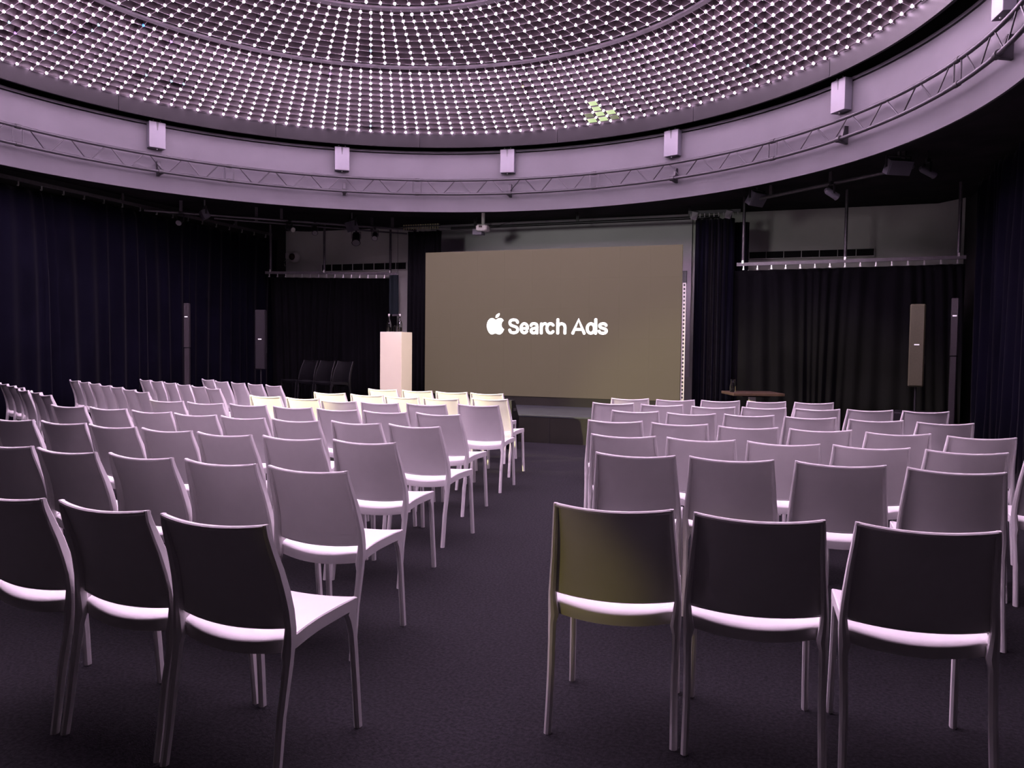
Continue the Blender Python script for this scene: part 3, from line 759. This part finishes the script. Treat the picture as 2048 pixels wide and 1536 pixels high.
def back_mb(dz=0.0):
    zt, zb = .806, .476; nu, nv = 14, 12; mb = MB()
    F, B = [], []
    for v in range(nv + 1):
        z = zt + (zb - zt) * v / nv; _, yf, xo, dx, dy = interp(REAR, z)
        w = xo - dx * .6; rf, rb = [], []
        th = .007 + (.012 if v == 0 else .0)
        for u in range(nu + 1):
            q = -1 + 2 * u / nu
            bow = .030 * (1 - q * q); zz = z - .013 * (1 - q * q) + dz
            y = yf - .004 - bow
            rf.append((q * w, y, zz)); rb.append((q * w, y - .007, zz))
        F.append(rf); B.append(rb)
    n = len(mb.v)
    loops = []
    mb.grid(F); b0 = len(mb.v); mb.grid(B)
    ni, nj = nv + 1, nu + 1
    def strip(ids):
        for a, b in zip(ids, ids[1:]): mb.f.append((a, b, b0 + b, b0 + a))
    strip([j for j in range(nj)]); strip([(ni - 1) * nj + j for j in range(nj)]); strip([i * nj for i in range(ni)]); strip([i * nj + nj - 1 for i in range(ni)])
    # thicker rounded lips along the top and the bottom
    for z, y_extra, hh, dd in ((zt, 0, .014, .021), (zb, 0, .009, .011)):
        _, yf, xo, dx, dy = interp(REAR, z); rings = []
        w = xo - (.002 if z == zt else dx * .6)
        for u in range(nu + 1):
            q = -1 + 2 * u / nu; bow = .030 * (1 - q * q); zz = z - .013 * (1 - q * q) + dz + (.0 if z == zt else .004)
            yc = yf - .0105 - bow if z == zt else yf - .0075 - bow
            e = hh * .3
            rings.append([(q * w, yc + a, zz + b) for a, b in ((-dd / 2, -hh / 2 + e), (-dd / 2 + e, -hh / 2), (dd / 2 - e, -hh / 2), (dd / 2, -hh / 2 + e), (dd / 2, hh / 2 - e), (dd / 2 - e, hh / 2), (-dd / 2 + e, hh / 2), (-dd / 2, hh / 2 - e))])
        mb.loft(rings)
    return mb
def seat_mb(dz=0.0):
    n, m = 14, 14
    zs = [(.452, .470), (.40, .4715), (.34, .4715), (.23, .469), (.153, .461), (.10, .450), (.05, .434)]
    def zside(y):
        if y >= zs[0][0]: return zs[0][1]
        for a, b in zip(zs, zs[1:]):
            if b[0] <= y <= a[0]: return b[1] + (a[1] - b[1]) * (y - b[0]) / (a[0] - b[0])
        return zs[-1][1]
    def pt(u, v, inset=0.0, drop=0.0, mode=0):
        q = -1 + 2 * u
        yr = .088 - .034 * (1 - q * q) + inset; yfr = .452 - .004 * (1 - q * q) - inset
        y = yr + (yfr - yr) * v
        w = (.214 + (.2165 - .214) * (1 - v)) - inset
        if v < .12: w -= .008 * (1 - v / .12) ** 2
        x = q * w
        z = zside(y) - .013 * (1 - q * q) + dz - drop
        if mode: z = zside(y) - .013 * (1 - q * q) * (.5) + dz - drop - .003 * (1 - v)
        return (x, y, z)
    def loop(inset, drop, mode=0):
        L = [pt(i / n, 0, inset, drop, mode) for i in range(n)] + [pt(1, j / m, inset, drop, mode) for j in range(m)] + [pt(1 - i / n, 1, inset, drop, mode) for i in range(n)] + [pt(0, 1 - j / m, inset, drop, mode) for j in range(m)]
        return L
    mb = MB()
    mb.grid([[pt(i / n, j / m, .004) for i in range(n + 1)] for j in range(m + 1)])
    mb.grid([[pt(i / n, j / m, .013, .010) for i in range(n + 1)] for j in range(m + 1)])
    mb.loft([loop(.004, 0), loop(.0, .004), loop(0, .042, 1), loop(.013, .042, 1), loop(.013, .010)], caps=False)
    return mb
def weld(me, d=.0004):
    bm = bmesh.new(); bm.from_mesh(me); bmesh.ops.remove_doubles(bm, verts=bm.verts, dist=d); bmesh.ops.recalc_face_normals(bm, faces=bm.faces); bm.to_mesh(me); bm.free()
    return me
def chair_meshes(m):
    return {'seat': weld(seat_mb().mesh('seat', m, 40)), 'backrest': back_mb().mesh('backrest', m, 40),
            'rl': leg_mb(REAR, -1).mesh('leg', m, 35), 'rr': leg_mb(REAR, 1).mesh('leg', m, 35),
            'fl': leg_mb(FRONT, -1).mesh('leg', m, 35), 'fr': leg_mb(FRONT, 1).mesh('leg', m, 35)}
def make_chair(label, loc, rz, group):
    t = thing('stacking_chair', label, 'chair', loc, rz, group)
    ms = CHAIR
    link_mesh('seat', ms['seat'], t); link_mesh('backrest', ms['backrest'], t)
    for k in ('rl', 'rr', 'fl', 'fr'): link_mesh('leg', ms[k], t)
    return t
CHAIR = chair_meshes('white_plastic')
for k in ('seat', 'backrest', 'rl', 'rr', 'fl', 'fr'):
    me = CHAIR[k]; me.polygons.foreach_set('use_smooth', [True] * len(me.polygons)); me.set_sharp_from_angle(angle=R(40))
R_ROWS = [
    [(3.414, 2.647, 6.1), (3.881, 2.672, 5.6), (4.368, 2.716, 4.2)],
    [(3.214, 4.023, 4.2), (3.679, 4.068, 3.4), (4.176, 4.105, 2.6), (4.662, 4.094, 1.0)],
    [(2.967, 4.883, 3.1), (3.435, 4.888, 2.8), (3.902, 4.887, 3.0), (4.368, 4.917, 3.5), (4.837, 4.907, 4.0), (5.306, 4.890, 4.0)],
    [(2.698, 5.846, 7.9), (3.170, 5.845, 7.9), (3.647, 5.803, 8.3), (4.115, 5.836, 9.3), (4.592, 5.816, 9.5), (5.068, 5.793, 8.7)],
    [(2.645, 6.859, 9.1), (3.123, 6.826, 9.1), (3.584, 6.901, 9.2), (4.056, 6.907, 9.6), (4.537, 6.866, 9.8), (5.015, 6.842, 9.5)],
    [(2.244, 7.765, 12.3), (2.721, 7.767, 12.3), (3.208, 7.728, 12.4), (3.655, 7.871, 12.6), (4.122, 7.923, 12.6), (4.574, 8.041, 13.1), (5.040, 8.098, 14.0)],
    [(2.248, 8.558, 16.8), (2.725, 8.594, 17.0), (3.178, 8.709, 17.4), (3.635, 8.815, 18.0), (4.102, 8.890, 18.7)],
]
L_ROWS = [
    [(1.409, 2.018, -3.7), (1.875, 1.999, -3.7), (2.342, 1.967, -1.8)],
    [(0.139, 3.008, -2.5), (0.604, 2.968, -2.5), (1.072, 2.965, -2.9), (1.539, 2.959, -1.1), (2.012, 2.943, -1.0)],
    [(-1.116, 4.033, -0.7), (-0.624, 4.013, -0.7), (-0.154, 3.970, -1.6), (0.312, 3.940, -2.2), (0.778, 3.903, -1.5), (1.245, 3.915, -0.4), (1.712, 3.925, 0.1)],
    [(-1.803, 5.080, -3.2), (-1.322, 5.040, -1.8), (-0.795, 4.959, -1.5), (-0.318, 4.900, -1.3), (0.148, 4.861, -2.1), (0.615, 4.847, -1.5), (1.083, 4.886, -2.2), (1.549, 4.858, -3.9)],
    [(-1.584, 5.956, -1.2), (-1.088, 5.897, -0.7), (-0.621, 5.897, -1.9), (-0.123, 5.853, -1.9), (0.343, 5.821, -1.5), (0.810, 5.792, -1.2), (1.278, 5.807, -3.4)],
    [(-1.252, 6.980, -3.5), (-0.730, 6.883, -3.0), (-0.214, 6.726, -2.3), (0.252, 6.694, -0.8), (0.719, 6.731, 1.0), (1.181, 6.876, 2.8)],
    [(-1.010, 7.806, 1.0), (-0.478, 7.713, 0.6), (0.010, 7.593, 0.1), (0.477, 7.567, -0.2), (0.946, 7.759, -1.1)],
    [(-0.882, 8.787, -0.9), (-0.386, 8.738, -0.2), (0.091, 8.690, 0.9), (0.560, 8.640, 1.8)],
]
G_ROWS = [
    [(-5.558, 7.415, -26.0), (-5.110, 7.166, -26.0), (-4.680, 6.929, -26.0), (-4.133, 6.543, -26.0), (-3.708, 6.350, -26.0), (-3.258, 6.086, -26.0)],
    [(-5.634, 8.530, -26.0), (-5.208, 8.312, -26.0), (-4.756, 8.065, -26.0), (-4.266, 7.776, -26.0), (-3.848, 7.556, -26.0), (-3.325, 7.235, -26.0), (-2.873, 6.962, -26.0)],
    [(-5.050, 9.228, -26.0), (-4.609, 8.992, -26.0), (-4.141, 8.740, -26.0), (-3.642, 8.447, -26.0), (-3.151, 8.167, -26.0), (-2.695, 7.889, -26.0)],
    [(-4.435, 9.826, -26.0), (-3.855, 9.433, -26.0), (-3.399, 9.224, -26.0), (-2.970, 9.039, -26.0), (-2.540, 8.856, -26.0)],
]

ORD = ['first', 'second', 'third', 'fourth', 'fifth', 'sixth', 'seventh', 'eighth']
def seat_word(i, n):
    return 'on the centre aisle' if i == 0 else ORD[i] + ' from the centre aisle'
proto = None
def put(x, y, rz, label, group):
    global proto
    if proto is None: proto = make_chair(label, (x, y, 0), R(rz), group)
    else: dup(proto, (x, y, 0), R(rz), label, group)
def row_word(i, n):
    k = n - 1 - i
    return 'front row' if k == 0 else ('rearmost row' if i == 0 else ORD[k] + ' row from stage')
SPECIAL = {('R', 0, 0): 'white chair with a dull yellow-lit back, on the aisle in the rearmost table-side row',
           ('R', 0, 1): 'white chair with shadowed brown-black back between two others in the rearmost table-side row',
           ('R', 0, 2): 'white chair with the darkest back, outer end of the rearmost table-side row',
           ('L', 0, 2): 'white chair with shadowed brown back, at the aisle end of the rearmost plinth-side row'}
for i, row in enumerate(R_ROWS):
    for j, (x, y, a) in enumerate(row):
        lab = SPECIAL.get(('R', i, j)) or 'white chair %s, %s of the table-side block' % (seat_word(j, len(row)), row_word(i, len(R_ROWS)))
        put(x, y, a, lab, 'white chairs in the table-side block')
for i, row in enumerate(L_ROWS):
    for j, (x, y, a) in enumerate(row):
        lab = SPECIAL.get(('L', i, j)) or 'white chair %s, %s of the plinth-side block' % (seat_word(len(row) - 1 - j, len(row)), row_word(i, len(L_ROWS)))
        put(x, y, a, lab, 'white chairs in the plinth-side block')
for i, row in enumerate(G_ROWS):
    for j, (x, y, a) in enumerate(row):
        k = len(row) - 1 - j
        sw = 'at the inner end' if k == 0 else ORD[k] + ' from the inner end'
        put(x, y, a, 'white chair %s, %s of the angled curtain-side block' % (sw, row_word(i, len(G_ROWS))), 'white chairs in the angled curtain-side block')

# ---- black bar stools of the same moulding, taller
def stool(label, loc, rz):
    t = thing('bar_stool', label, 'bar stool', loc, rz, 'black bar stools in front of the curtain')
    link_mesh('seat', STOOL['seat'], t); link_mesh('backrest', STOOL['backrest'], t)
    for k in ('rl', 'rr', 'fl', 'fr'): link_mesh('leg', STOOL[k], t)
    fr = MB()
    fr.box((0, .45, .25), (.40, .022, .03)); fr.obj('footrest', 'black_plastic', t)
    for x in (-.205, .205): MB().box((x, .26, .27), (.018, .38, .026)).obj('side_rail', 'black_plastic', t)
def tall(prof): return [(z * 1.0 + .27 if z > .30 else z * (.57 / .30) if z > 0 else 0, *r) for z, *r in prof]
RT_, FT_ = tall(REAR), tall(FRONT)
STOOL = {'seat': weld(seat_mb(.28).mesh('seat', 'black_plastic', 40)), 'backrest': back_mb(.27).mesh('backrest', 'black_plastic', 40)}
for k, p, s in (('rl', RT_, -1), ('rr', RT_, 1), ('fl', FT_, -1), ('fr', FT_, 1)): STOOL[k] = leg_mb(p, s).mesh('leg', 'black_plastic', 35)
for k, (x, y) in enumerate(((-4.09, 11.98), (-3.645, 11.82), (-3.20, 11.66))):
    stool(['black bar stool in front of the curtain, farthest from the plinth', 'black bar stool standing between the two other bar stools', 'black bar stool in front of the curtain, nearest the cream plinth'][k], (x, y, 0), R(160))
